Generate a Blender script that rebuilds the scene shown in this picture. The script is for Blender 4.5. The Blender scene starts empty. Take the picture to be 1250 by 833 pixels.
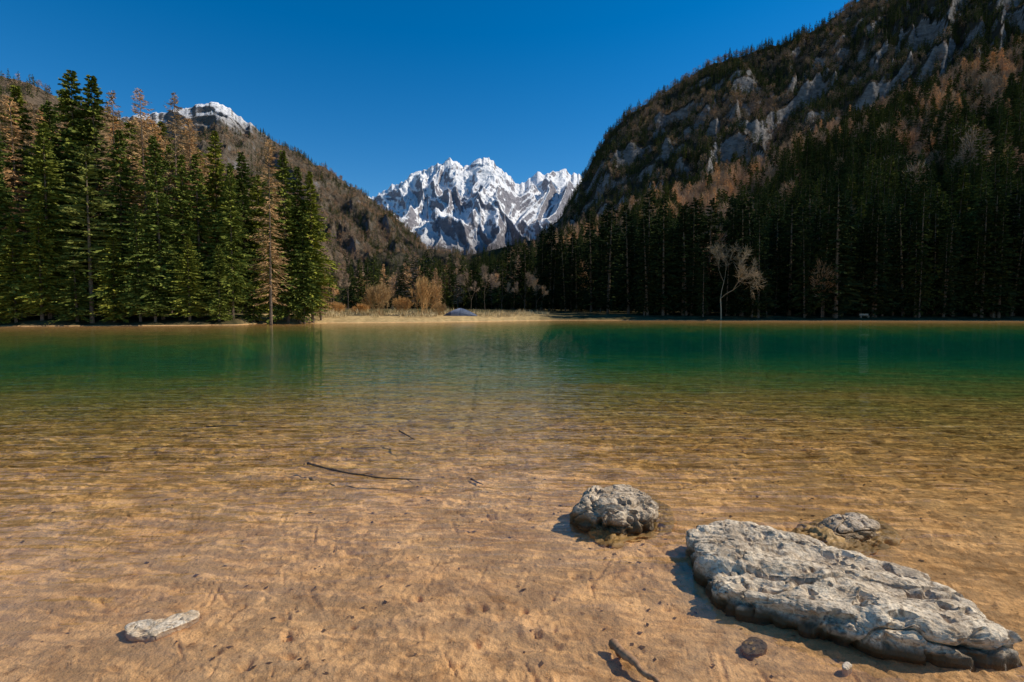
import bpy, math, random
import numpy as np
from mathutils import Vector
random.seed(7)
scene=bpy.context.scene
H=1.5; F=625.0; CX=625.0; CY=416.5
PITCH=math.atan(34.0/625.0); cp,sp=math.cos(PITCH),math.sin(PITCH)
def W(px,py,Y):
    px=np.asarray(px,float); py=np.asarray(py,float); Y=np.asarray(Y,float)
    dx=(px-CX)/F; yv=(CY-py)/F
    dy=cp+sp*yv; dz=-sp+cp*yv
    t=Y/dy
    return np.stack([dx*t,Y+0*t,H+dz*t],-1)
def G(px,py,z=0.0):
    dx=(px-CX)/F; yv=(CY-py)/F
    dy=cp+sp*yv; dz=-sp+cp*yv
    t=(z-H)/dz
    return np.array([dx*t,dy*t,z])

# ---------------------------------------------------------------- noise
_perm=np.random.default_rng(3).permutation(256).astype(np.int64); _perm=np.concatenate([_perm,_perm,_perm])
_g3=np.random.default_rng(5).normal(size=(256,3)); _g3/=np.linalg.norm(_g3,axis=1)[:,None]
def perlin(x,y,z=0.0):
    x,y,z=np.broadcast_arrays(np.asarray(x,float),np.asarray(y,float),np.asarray(z,float))
    xi=np.floor(x).astype(np.int64); yi=np.floor(y).astype(np.int64); zi=np.floor(z).astype(np.int64)
    xf=x-xi; yf=y-yi; zf=z-zi
    u=xf**3*(xf*(xf*6-15)+10); v=yf**3*(yf*(yf*6-15)+10); w=zf**3*(zf*(zf*6-15)+10)
    r=0
    for a in (0,1):
        for b in (0,1):
            for c in (0,1):
                h=_perm[_perm[_perm[(xi+a)&255]+((yi+b)&255)]+((zi+c)&255)]
                g=_g3[h]
                d=g[...,0]*(xf-a)+g[...,1]*(yf-b)+g[...,2]*(zf-c)
                r=r+d*(u if a else 1-u)*(v if b else 1-v)*(w if c else 1-w)
    return r*1.5
def fbm(x,y,z=0.0,o=5,g=0.5,l=2.03):
    a=1;s=0;f=1
    for i in range(o):
        s=s+a*perlin(x*f+i*17.3,y*f+i*5.1,np.asarray(z)*f+i*3.7); a*=g; f*=l
    return s
def ridged(x,y,z=0.0,o=5,g=0.5,l=2.07):
    a=1;s=0;f=1;w=1
    for i in range(o):
        n=1-np.abs(perlin(x*f+i*11.3,y*f+i*7.1,np.asarray(z)*f+i*2.7))*1.6
        n=np.clip(n,0,1)**2
        s=s+a*n*w; w=np.clip(n*1.5,0,1); a*=g; f*=l
    return s
def sst(a,b,x):
    t=np.clip((x-a)/(b-a),0,1); return t*t*(3-2*t)

# ---------------------------------------------------------------- mesh helpers
def raw_mesh(name,V,Q,mats=(),mi=None,smooth=False):
    V=np.asarray(V,np.float32); Q=np.asarray(Q,np.int32); k=Q.shape[1]
    me=bpy.data.meshes.new(name)
    me.vertices.add(len(V)); me.vertices.foreach_set('co',V.ravel())
    me.loops.add(Q.size); me.loops.foreach_set('vertex_index',Q.ravel())
    me.polygons.add(len(Q)); me.polygons.foreach_set('loop_start',np.arange(0,Q.size,k,dtype=np.int32))
    for m in mats: me.materials.append(m)
    if mi is not None: me.polygons.foreach_set('material_index',np.asarray(mi,np.int32))
    me.polygons.foreach_set('use_smooth',np.full(len(Q),smooth,dtype=bool))
    me.update(calc_edges=True); me.validate()
    return me
def add(name,me,coll=None,loc=(0,0,0),rot=(0,0,0),sc=(1,1,1),parent=None):
    o=bpy.data.objects.new(name,me)
    (coll or scene.collection).objects.link(o)
    o.location=loc; o.rotation_euler=rot; o.scale=sc
    if parent: o.parent=parent
    return o
def gridfaces(nu,nv):
    i=np.arange(nu-1)[:,None]; j=np.arange(nv-1)[None,:]
    a=i*nv+j
    return np.stack([a,a+nv,a+nv+1,a+1],-1).reshape(-1,4)

# ---------------------------------------------------------------- materials
def newmat(name):
    m=bpy.data.materials.new(name); m.use_nodes=True
    nt=m.node_tree; nt.nodes.clear()
    out=nt.nodes.new('ShaderNodeOutputMaterial')
    return m,nt,out
class N:
    def __init__(s,nt): s.nt=nt
    def n(s,t,**k):
        nd=s.nt.nodes.new('ShaderNode'+t)
        for a,b in k.items(): setattr(nd,a,b)
        return nd
    def l(s,a,b): s.nt.links.new(a,b)
    def noise(s,vec,scale,detail=6,rough=0.55,dist=0.0):
        nd=s.n('TexNoise'); nd.inputs['Scale'].default_value=scale; nd.inputs['Detail'].default_value=detail
        nd.inputs['Roughness'].default_value=rough; nd.inputs['Distortion'].default_value=dist
        if vec is not None: s.l(vec,nd.inputs['Vector'])
        return nd.outputs[0]
    def ramp(s,val,stops):
        nd=s.n('ValToRGB'); e=nd.color_ramp.elements
        while len(e)<len(stops): e.new(0.5)
        for k,(p,c) in enumerate(stops):
            e[k].position=p; e[k].color=(c,c,c,1) if not hasattr(c,'__len__') else (*c,1)
        s.l(val,nd.inputs[0]); return nd.outputs[0]
    def mix(s,f,a,b,mode='MIX'):
        nd=s.n('Mix',data_type='RGBA',blend_type=mode)
        for sock,v in ((nd.inputs[0],f),(nd.inputs[6],a),(nd.inputs[7],b)):
            if isinstance(v,(int,float)): sock.default_value=v
            elif isinstance(v,tuple): sock.default_value=(*v,1)
            else: s.l(v,sock)
        return nd.outputs[2]
    def math(s,op,a,b=0.0,c=0.0,clamp=False):
        nd=s.n('Math',operation=op,use_clamp=clamp)
        for k,v in enumerate((a,b,c)):
            if isinstance(v,(int,float)): nd.inputs[k].default_value=v
            else: s.l(v,nd.inputs[k])
        return nd.outputs[0]
    def maprange(s,v,a,b,c=0.0,d=1.0):
        nd=s.n('MapRange'); s.l(v,nd.inputs[0])
        for k,x in enumerate((a,b,c,d)): nd.inputs[k+1].default_value=x
        return nd.outputs[0]
    def mapping(s,vec,sc=(1,1,1),rot=(0,0,0)):
        nd=s.n('Mapping'); nd.inputs['Scale'].default_value=sc; nd.inputs['Rotation'].default_value=rot
        s.l(vec,nd.inputs['Vector']); return nd.outputs[0]
    def bump(s,h,dist,strength=1.0,nrm=None):
        nd=s.n('Bump'); nd.inputs['Distance'].default_value=dist; nd.inputs['Strength'].default_value=strength
        s.l(h,nd.inputs['Height'])
        if nrm is not None: s.l(nrm,nd.inputs['Normal'])
        return nd.outputs[0]
    def bsdf(s,out,col,rough=0.9,nrm=None,spec=0.2):
        b=s.n('BsdfPrincipled'); b.inputs['Specular IOR Level'].default_value=spec
        if isinstance(rough,float): b.inputs['Roughness'].default_value=rough
        else: s.l(rough,b.inputs['Roughness'])
        if isinstance(col,tuple): b.inputs['Base Color'].default_value=(*col,1)
        else: s.l(col,b.inputs['Base Color'])
        if nrm is not None: s.l(nrm,b.inputs['Normal'])
        s.l(b.outputs[0],out.inputs['Surface']); return b
    def diffuse(s,out,col,nrm=None):
        b=s.n('BsdfDiffuse'); s.l(col,b.inputs[0])
        if nrm is not None: s.l(nrm,b.inputs['Normal'])
        s.l(b.outputs[0],out.inputs['Surface'])
def foliage_mat(name,c1,c2,c3=None):
    m,nt,out=newmat(name); n=N(nt)
    oi=n.n('ObjectInfo'); geo=n.n('NewGeometry')
    r=n.ramp(oi.outputs['Random'],[(0.0,(0.6,0.65,0.7)),(0.5,(1,1,1)),(1.0,(1.5,1.3,0.95))])
    col=n.mix(geo.outputs['Random Per Island'],c1,c2)
    col=n.mix(1.0,col,r,'MULTIPLY')
    n.diffuse(out,col)
    return m
def simple_mat(name,c1,c2,scale=8,rough=0.85,bump=0.01):
    m,nt,out=newmat(name); n=N(nt); tc=n.n('TexCoord')
    a=n.noise(tc.outputs['Object'],scale,4)
    col=n.mix(n.ramp(a,[(0.35,0.0),(0.65,1.0)]),c1,c2)
    n.bsdf(out,col,rough,n.bump(a,bump)); return m
M_needle=foliage_mat('spruce_needles',(0.050,0.080,0.018),(0.225,0.240,0.050))
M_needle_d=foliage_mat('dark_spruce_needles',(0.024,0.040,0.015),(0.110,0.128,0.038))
M_needle_s=foliage_mat('shade_tinted_spruce_needles',(0.010,0.020,0.009),(0.040,0.052,0.019))  # mountain shadow over the right bank is put into this needle colour
M_pine=foliage_mat('pine_needles',(0.10,0.12,0.03),(0.24,0.24,0.06))
M_larch=foliage_mat('larch_twigs',(0.28,0.17,0.085),(0.54,0.34,0.175))
M_beech=foliage_mat('beech_twigs',(0.34,0.22,0.14),(0.68,0.46,0.29))
M_beech_d=foliage_mat('shade_tinted_beech_twigs',(0.20,0.135,0.09),(0.40,0.27,0.18))  # darker copy of the beech twigs, shade is put into the colour
M_willow=foliage_mat('willow_twigs',(0.34,0.20,0.085),(0.52,0.34,0.16))
M_reed=foliage_mat('reed_blades',(0.42,0.31,0.15),(0.66,0.52,0.30))
M_pale=foliage_mat('pale_twigs',(0.20,0.17,0.14),(0.32,0.28,0.24))
M_bark=simple_mat('spruce_bark',(0.09,0.065,0.045),(0.22,0.155,0.105),6)

# ---------------------------------------------------------------- trees
def tube(p0,p1,r0,r1,k=6):
    p0=np.array(p0,float);p1=np.array(p1,float);d=p1-p0;d/=np.linalg.norm(d)+1e-9
    a=np.cross(d,[0,0,1] if abs(d[2])<0.9 else [1,0,0]);a/=np.linalg.norm(a);b=np.cross(d,a)
    th=np.arange(k)*2*math.pi/k
    ring=np.cos(th)[:,None]*a+np.sin(th)[:,None]*b
    V=np.concatenate([p0+ring*r0,p1+ring*r1]); i=np.arange(k);j=(i+1)%k
    return V,np.stack([i,j,j+k,i+k],-1)
class B:
    def __init__(s): s.V=[];s.Q=[];s.M=[];s.n=0
    def put(s,V,Q,m=0):
        s.V.append(V);s.Q.append(Q+s.n);s.M.append(np.full(len(Q),m));s.n+=len(V)
    def mesh(s,name,mats,smooth=False):
        return raw_mesh(name,np.concatenate(s.V),np.concatenate(s.Q),mats,np.concatenate(s.M),smooth)
def rhombs(P,D,L,Wd,rng):
    P=P.reshape(-1,3);D=D.reshape(-1,3);L=L.reshape(-1,1);Wd=Wd.reshape(-1,1)
    D=D/(np.linalg.norm(D,axis=1)[:,None]+1e-9)
    R=rng.normal(size=P.shape)*np.array([1,1,0.7]); Nn=np.cross(D,R); Nn/=np.linalg.norm(Nn,axis=1)[:,None]+1e-9
    m=P+D*L*0.45
    V=np.stack([P,m+Nn*Wd,P+D*L,m-Nn*Wd],1).reshape(-1,3)
    Q=np.arange(len(P)*4).reshape(-1,4); return V,Q
def conifer(name,H_,Lmax,levels,per,K,width,cb,seed,mats,droop=0.5,powr=0.75,keep=1.0,len_s=0.42,hang=0.35,trunkr=0.28):
    rng=np.random.default_rng(seed); b=B()
    nseg=5; lean=rng.normal(size=2)*0.25
    for i in range(nseg):
        t0,t1=i/nseg,(i+1)/nseg
        V,Q=tube([lean[0]*t0,lean[1]*t0,H_*t0*0.98-(0.6 if i==0 else 0)],[lean[0]*t1,lean[1]*t1,H_*t1*0.98],trunkr*(1-t0)+0.03,trunkr*(1-t1)+0.03,7); b.put(V,Q,0)
    n=levels*per
    lev=np.repeat(np.arange(levels),per)
    t=(lev+rng.random(n)*0.8)/levels
    kk=rng.random(n)<keep; t=t[kk]; n=len(t)
    az=rng.random(n)*2*math.pi
    gap=fbm(np.cos(az)*1.2+seed,np.sin(az)*1.2,t*9,o=2)
    z=(cb+(1-cb)*t)*H_
    L=Lmax*((1-t)**powr)*(0.65+0.55*rng.random(n))*(0.55+0.45*np.clip(t*6,0,1))*(1+1.25*gap)+0.15
    L=np.clip(L,0.12,Lmax*1.4)
    d=np.stack([np.cos(az),np.sin(az),0*az],-1); pp=np.stack([-np.sin(az),np.cos(az),0*az],-1)
    up=0.35*t-0.05-droop*0.3*(1-t)
    s=(np.arange(K)+0.3)/K
    S=s[None,:]+rng.random((n,K))*0.8/K
    base=np.stack([lean[0]*z/H_,lean[1]*z/H_,z],-1)
    C=base[:,None,:]+d[:,None,:]*(L[:,None]*S)[...,None]
    C[...,2]+=L[:,None]*(up[:,None]*S-droop*0.45*S**2+droop*0.22*S**4)
    for side in (-1,1):
        D=d[:,None,:]*(0.75+0.3*rng.random((n,K)))[...,None]+pp[:,None,:]*(side*(0.35+0.6*rng.random((n,K))))[...,None]
        D[...,2]-=hang*rng.random((n,K))*1.6-0.08
        l=L[:,None]*len_s*(1.05-S)*(0.6+0.8*rng.random((n,K)))+0.28
        w=width*(0.6+0.8*rng.random((n,K)))*(0.5+0.5*np.clip(L[:,None]/Lmax*2,0,1))
        V,Q=rhombs(C,D,l,w,rng); b.put(V,Q,1)
    P=np.tile([lean[0],lean[1],H_*0.955],(14,1))+rng.normal(size=(14,3))*[0.05,0.05,H_*0.012]
    D=rng.normal(size=(14,3))*[0.5,0.5,0.2]+[0,0,0.9]
    V,Q=rhombs(P,D,np.full(14,0.8),np.full(14,0.07),rng); b.put(V,Q,1)
    return b.mesh(name,mats)
def broadleaf_bare(name,H_,seed,mats,depth=5,spread=0.5,multi=1,r0=0.2,tw=14,wid=0.03):
    rng=np.random.default_rng(seed); b=B(); ends=[]
    def rec(p,d,L,r,k):
        segs=2
        for _ in range(segs):
            q=p+d*L/segs; V,Q=tube(p,q,r,r*0.82,4 if k<3 else 5); b.put(V,Q,0)
            p=q; r*=0.82; d=d+rng.normal(size=3)*0.12; d/=np.linalg.norm(d)
            if k<=2: ends.append((p.copy(),d.copy(),L))
        if k==0: return
        for i in range(rng.integers(2,4)):
            nd=d+rng.normal(size=3)*spread; nd[2]+=0.12; nd/=np.linalg.norm(nd)
            rec(p,nd,L*(0.66+0.2*rng.random()),r*0.68,k-1)
    for m in range(multi):
        d=np.array([0,0,1.0])+rng.normal(size=3)*[1,1,0]*(0.05 if multi==1 else 0.42); d/=np.linalg.norm(d)
        p=np.array([0,0,-0.3]) + (rng.normal(size=3)*[0.4,0.4,0] if multi>1 else 0)
        rec(p,d,H_*0.27,r0,depth)
    P=np.array([e[0] for e in ends]);D=np.array([e[1] for e in ends]);LL=np.array([e[2] for e in ends])
    P=np.repeat(P,tw,0);D=np.repeat(D,tw,0)+rng.normal(size=(len(P),3))*0.55; LL=np.repeat(LL,tw)*(0.4+0.8*rng.random(len(P)))
    V,Q=rhombs(P,D,LL,np.full(len(P),wid),rng); b.put(V,Q,1)
    return b.mesh(name,mats)
def crown_bare(name,H_,R,n,seed,mats,wid=0.06):
    rng=np.random.default_rng(seed); b=B()
    V,Q=tube([0,0,-0.5],[0,0,H_*0.7],0.22,0.08,5); b.put(V,Q,0)
    u=rng.normal(size=(n,3)); u/=np.linalg.norm(u,axis=1)[:,None]; rr=rng.random(n)**0.4
    P=u*rr[:,None]*[R,R,H_*0.36]*0.85+[0,0,H_*0.58]
    P[:,:2]+=fbm(P[:,0]*0.5+seed,P[:,1]*0.5,P[:,2]*0.4,o=2)[:,None]*0.8
    D=u*[1,1,0.6]+[0,0,0.9]+rng.normal(size=(n,3))*0.35
    V,Q=rhombs(P,D,1.0+1.6*rng.random(n),wid*(0.5+rng.random(n)),rng); b.put(V,Q,1)
    return b.mesh(name,mats)

spruces=[conifer('spruce_mesh_%d'%i,30,3.9+0.5*(i%3),62,8,8,0.14,0.05+0.04*(i%3),100+i,[M_bark,M_needle],droop=0.55+0.12*(i%2),powr=0.7+0.08*(i%3)) for i in range(5)]
pines=[conifer('pine_mesh_%d'%i,28,4.0,30,6,9,0.15,0.30,200+i,[M_bark,M_pine],droop=0.2,powr=0.5,keep=0.7,hang=0.15,len_s=0.5,trunkr=0.3) for i in range(2)]
larches=[conifer('larch_mesh_%d'%i,28,3.2,50,6,8,0.040,0.14,300+i,[M_bark,M_larch],droop=0.40,powr=0.62,keep=0.85,trunkr=0.25,hang=0.5) for i in range(3)]
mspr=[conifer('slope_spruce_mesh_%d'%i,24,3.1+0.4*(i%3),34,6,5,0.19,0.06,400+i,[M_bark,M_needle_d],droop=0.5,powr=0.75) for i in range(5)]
mlar=[conifer('slope_larch_mesh_%d'%i,23,3.2,32,6,5,0.08,0.12,450+i,[M_bark,M_beech],droop=0.3,powr=0.6,hang=0.2) for i in range(2)]
mbee=[crown_bare('slope_beech_mesh_%d'%i,20,3.4,600,500+i,[M_bark,M_beech],0.08) for i in range(3)]
def remat(me,name,mats):
    c=me.copy(); c.name=name
    for i,m in enumerate(mats): c.materials[i]=m
    return c
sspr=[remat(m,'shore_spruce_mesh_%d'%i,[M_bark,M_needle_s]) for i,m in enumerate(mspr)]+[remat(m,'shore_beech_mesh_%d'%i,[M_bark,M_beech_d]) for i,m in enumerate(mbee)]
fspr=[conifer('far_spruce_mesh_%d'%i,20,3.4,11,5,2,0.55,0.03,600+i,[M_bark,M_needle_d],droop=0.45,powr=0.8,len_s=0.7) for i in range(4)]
fbee=[crown_bare('far_beech_mesh_%d'%i,16,4.2,80,700+i,[M_bark,M_beech_d],0.3) for i in range(3)]

def library(name,meshes):
    c=bpy.data.collections.new(name)
    for i,m in enumerate(meshes):
        o=bpy.data.objects.new('%s_%02d'%(name,i),m); c.objects.link(o)
    return c
def scatter(name,coll,P,idx,scl,rng,tilt=0.03):
    n=len(P); me=bpy.data.meshes.new(name); me.vertices.add(n)
    me.vertices.foreach_set('co',np.asarray(P,np.float32).ravel())
    a=me.attributes.new('rot','FLOAT_VECTOR','POINT')
    r=np.stack([rng.normal(size=n)*tilt,rng.normal(size=n)*tilt,rng.random(n)*6.283],-1)
    a.data.foreach_set('vector',r.astype(np.float32).ravel())
    a=me.attributes.new('scl','FLOAT_VECTOR','POINT')
    w=scl*(0.85+0.35*rng.random(n))
    a.data.foreach_set('vector',np.stack([w,w,scl],-1).astype(np.float32).ravel())
    a=me.attributes.new('idx','INT','POINT'); a.data.foreach_set('value',np.asarray(idx,np.int32))
    o=add(name,me)
    ng=bpy.data.node_groups.new(name+'_gn','GeometryNodeTree')
    ng.interface.new_socket('Geometry',in_out='INPUT',socket_type='NodeSocketGeometry')
    ng.interface.new_socket('Geometry',in_out='OUTPUT',socket_type='NodeSocketGeometry')
    gi=ng.nodes.new('NodeGroupInput'); go=ng.nodes.new('NodeGroupOutput')
    ip=ng.nodes.new('GeometryNodeInstanceOnPoints'); ci=ng.nodes.new('GeometryNodeCollectionInfo')
    ci.inputs['Collection'].default_value=coll; ci.inputs['Separate Children'].default_value=True; ci.inputs['Reset Children'].default_value=True
    ip.inputs['Pick Instance'].default_value=True
    def na(nm,t):
        x=ng.nodes.new('GeometryNodeInputNamedAttribute'); x.data_type=t; x.inputs['Name'].default_value=nm
        return [s for s in x.outputs if s.enabled][0]
    e=ng.nodes.new('FunctionNodeEulerToRotation')
    L=ng.links.new
    L(gi.outputs[0],ip.inputs['Points']); L(ci.outputs[0],ip.inputs['Instance'])
    L(na('rot','FLOAT_VECTOR'),e.inputs[0]); L(e.outputs[0],ip.inputs['Rotation'])
    L(na('scl','FLOAT_VECTOR'),ip.inputs['Scale']); L(na('idx','INT'),ip.inputs['Instance Index'])
    L(ip.outputs[0],go.inputs[0])
    md=o.modifiers.new('instances','NODES'); md.node_group=ng
    return o
LIB_near=library('near_trees',spruces+larches+pines)      # 0-4 spruce 5-7 larch 8-9 pine
LIB_slope=library('slope_trees',mspr+mlar+mbee)           # 0-4, 5-6, 7-9
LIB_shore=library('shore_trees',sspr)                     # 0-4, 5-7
LIB_far=library('far_trees',fspr+fbee)                    # 0-3, 4-6

# ---------------------------------------------------------------- shoreline & ground
SH_px=np.array([-2500,-400,0,150,290,310,400,520,600,680,800,1000,1250,1700,3500])
SH_y =np.array([40,52,60,62,66,72,80,86,96,112,112,110,108,100,60])
def shore(x,y):
    px=CX+F*x/np.maximum(y,1.0)
    s=np.interp(px,SH_px,SH_y)
    return s+1.3*perlin(x*0.13,3.3,0)+0.6*perlin(x*0.5,9.3,0)
PITS=[(510,730,.05),(590,742,.045),(582,785,.05),(345,752,.05),(350,775,.045),(352,800,.05),(470,700,.03),(640,745,.04),(655,772,.04),(430,765,.03),(700,700,.035),(560,812,.04),(300,810,.05),(262,795,.04)]
rp=random.Random(5)
pits=[]
for px,py,r in PITS:
    p=G(px,py,-0.02); pits.append((p[0],p[1],r*0.68,r*0.42,rp.random()*3,0.034,0.12))
for i in range(620):
    y=1.5+rp.random()**1.2*4.5; x=(rp.random()*2-1)*(y*0.95)
    r=rp.uniform(0.008,0.036); pits.append((x,y,r,r*rp.uniform(0.3,0.8),rp.random()*3,rp.uniform(0.006,0.018),0.15))
for i in range(300):
    y=1.5+rp.random()*3.2; x=(rp.random()*2-1)*(y*0.9)
    pits.append((x,y,rp.uniform(0.04,0.18),rp.uniform(0.006,0.014),rp.random()*3,rp.uniform(0.006,0.013),0.3))
def ground_z(x,y,detail=True):
    r=np.hypot(x*0.55,y)
    prof=np.interp(r,[0,1.5,2.5,3.5,4.5,6,8,12,20,34,60,400],[-.012,-.022,-.032,-.055,-.09,-.17,-.28,-.52,-1.0,-1.75,-2.8,-3.0])
    s=shore(x,y)-y
    lim=np.interp(s,[-400,-60,-12,-3,-0.6,0.0,2,10,22,40],[5.5,2.6,1.2,0.8,0.35,-0.02,-0.12,-0.5,-1.2,-3.2])
    lim2=np.interp(s,[-400,-60,-12,-3,-0.6,0.0,4,14,22,40],[5.5,2.6,1.2,0.8,0.35,-0.02,-0.06,-0.12,-0.7,-3.2])
    k=sst(0,45,x); lim=lim*(1-k)+lim2*k
    z=np.where(s>0,np.maximum(prof,lim),lim)
    z=z+np.where(s<0,0.25*perlin(x*0.12,y*0.12)*sst(0,8,-s),0)
    if detail:
        near=1-sst(8,30,y)
        z=z+near*(0.010*fbm(x*0.8,y*1.1,o=3)+0.011*fbm(x*4,y*5,2.2,o=4)+0.008*ridged(x*9,y*13,4.2,o=4)*(0.35+sst(-0.1,0.3,perlin(x*1.1,y*1.1,6))))
        z=z+sst(3.0,6,y)*(1-sst(25,40,y))*(0.03*fbm(x*1.2,y*1.6,8.8,o=3)+0.034*fbm(x*3.0,y*6.5,1.8,o=3))
    return z
v1=np.exp(np.arange(math.log(1.5),math.log(13),0.0048)); v2=np.exp(np.linspace(math.log(13),math.log(9500),240))[1:]
rr=np.concatenate([[0.15,0.6,1.0,1.3],v1,v2])
ua=np.linspace(-0.95,0.95,850); ub=np.linspace(0.95,3.2,90)[1:]
uu=np.concatenate([-ub[::-1],ua,ub])
RR,UU=np.meshgrid(rr,uu,indexing='ij'); X=UU*RR; Y=RR-0.9
Z=ground_z(X,Y)
for (a,b,r1,r2,th,dp,rim) in pits:
    c,s=math.cos(th),math.sin(th); ext=r1*2.6
    ri=np.where((rr-0.9>b-ext)&(rr-0.9<b+ext))[0]
    if len(ri)==0: continue
    sl=slice(ri[0],ri[-1]+1); xs=X[sl]-a; ys=Y[sl]-b
    wob=1+0.5*perlin(xs/r1*1.3+a*9,ys/r1*1.3+b*9,0.5)
    e=(((xs*c+ys*s)/r1)**2+((-xs*s+ys*c)/r2)**2)*wob
    Z[sl]+= -dp*np.exp(-e*1.2)+dp*rim*np.exp(-(np.sqrt(np.abs(e))-1.5)**2*5)
Vg=np.stack([X,Y,Z],-1).reshape(-1,3)
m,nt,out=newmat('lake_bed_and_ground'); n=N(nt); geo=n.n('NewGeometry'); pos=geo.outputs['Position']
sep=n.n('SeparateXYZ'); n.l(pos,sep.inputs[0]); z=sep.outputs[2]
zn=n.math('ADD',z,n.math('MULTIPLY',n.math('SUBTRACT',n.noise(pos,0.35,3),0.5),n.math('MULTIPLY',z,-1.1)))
bed_water_tint=n.ramp(n.maprange(zn,-3.0,0.0),[(0.0,(0.002,0.135,0.085)),(0.3,(0.010,0.18,0.085)),(0.55,(0.06,0.23,0.070)),(0.72,(0.20,0.26,0.065)),(0.84,(0.42,0.32,0.085)),(0.94,(0.74,0.44,0.15)),(1.0,(1.0,0.60,0.285))])  # light absorbed by deeper water is put into the bed colour
mott=n.noise(pos,1.6,6,0.62); col=n.mix(n.ramp(mott,[(0.36,0.0),(0.62,1.0)]),n.mix(1.0,bed_water_tint,(0.82,0.77,0.70),'MULTIPLY'),bed_water_tint)
mid=n.noise(pos,9,5,0.65); col=n.mix(n.ramp(mid,[(0.34,0.65),(0.50,0.0)]),col,n.mix(1.0,col,(0.64,0.56,0.48),'MULTIPLY'))
fine=n.noise(pos,160,2,0.6); col=n.mix(1.0,col,n.maprange(fine,0.3,0.7,0.84,1.16),'MULTIPLY')
st=n.mapping(pos,(1.0,1.8,1.0)); deb=n.noise(st,2.2,7,0.68,0.4)
mask=n.math('MULTIPLY',n.ramp(deb,[(0.57,0.0),(0.66,1.0)]),n.maprange(z,-0.03,-0.10))
deb2=n.noise(n.mapping(pos,(5.5,9,1)),1.0,4,0.6,0.3)
mask2=n.math('MULTIPLY',n.ramp(deb2,[(0.54,0.0),(0.63,0.8)]),n.maprange(z,-0.05,-0.20))
mask=n.math('MAXIMUM',n.math('MULTIPLY',mask,0.8),mask2)
col=n.mix(mask,col,n.mix(1.0,col,(0.40,0.36,0.30),'MULTIPLY'))
deb3=n.ramp(n.noise(pos,26,3,0.6,0.6),[(0.64,0.0),(0.69,0.65)]); col=n.mix(deb3,col,n.mix(1.0,col,(0.42,0.36,0.30),'MULTIPLY'))
g1=n.noise(pos,0.35,5); land=n.mix(n.ramp(g1,[(0.4,0.0),(0.6,1.0)]),(0.12,0.095,0.045),(0.05,0.045,0.022))
beach=n.mix(n.ramp(n.noise(pos,1.3,5),[(0.35,0.0),(0.65,1.0)]),(0.52,0.36,0.17),(0.34,0.24,0.11))
at=n.n('Attribute'); at.attribute_name='sandy'
land=n.mix(at.outputs['Fac'],land,beach)
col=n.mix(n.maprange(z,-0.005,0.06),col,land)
bh=n.noise(pos,26,6,0.65); b1=n.bump(bh,0.024,1.0)
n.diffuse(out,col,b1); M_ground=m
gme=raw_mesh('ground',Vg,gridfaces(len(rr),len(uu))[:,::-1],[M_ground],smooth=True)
pxg=CX+F*Vg[:,0]/np.maximum(Vg[:,1],1); sg=shore(Vg[:,0],Vg[:,1])-Vg[:,1]
sandy=sst(285,320,pxg)*(1-sst(620,700,pxg))*(1-sst(14,30,-sg+4*perlin(Vg[:,0]*.2,Vg[:,1]*.2,0)))
a=gme.attributes.new('sandy','FLOAT','POINT'); a.data.foreach_set('value',sandy.astype(np.float32))
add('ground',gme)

# ---------------------------------------------------------------- water
m,nt,out=newmat('lake_water'); n=N(nt); geo=n.n('NewGeometry'); pos=geo.outputs['Position']
sep=n.n('SeparateXYZ'); n.l(pos,sep.inputs[0]); yy=sep.outputs[1]
w1=n.noise(n.mapping(pos,(0.8,3.2,1),(0,0,0.08)),1.0,2,0.45,0.5)
w2=n.noise(n.mapping(pos,(2.6,10.0,1),(0,0,-0.10)),1.0,2,0.5,0.4)
hh=n.math('ADD',w1,n.math('MULTIPLY',w2,0.45))
amp=n.ramp(n.maprange(yy,0,60),[(0.0,0.08),(0.05,0.35),(0.08,1.0),(0.15,1.0),(0.30,0.40),(1.0,0.16)])
hh=n.math('MULTIPLY',hh,amp)
nb=n.bump(hh,0.048,1.0)
fr=n.n('Fresnel'); fr.inputs['IOR'].default_value=1.36; n.l(nb,fr.inputs['Normal'])
fac=n.math('MINIMUM',fr.outputs[0],0.60)
tr=n.n('BsdfTransparent'); tr.inputs[0].default_value=(0.995,0.995,0.985,1)
gl=n.n('BsdfGlossy'); gl.inputs['Roughness'].default_value=0.0; n.l(nb,gl.inputs['Normal'])
mx=n.n('MixShader'); n.l(fac,mx.inputs[0]); n.l(tr.outputs[0],mx.inputs[1]); n.l(gl.outputs[0],mx.inputs[2]); n.l(mx.outputs[0],out.inputs['Surface'])
add('lake_water',raw_mesh('lake_water',[[-260,-1.2,0],[260,-1.2,0],[260,150,0],[-260,150,0]],[[0,1,2,3]],[m]))

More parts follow.
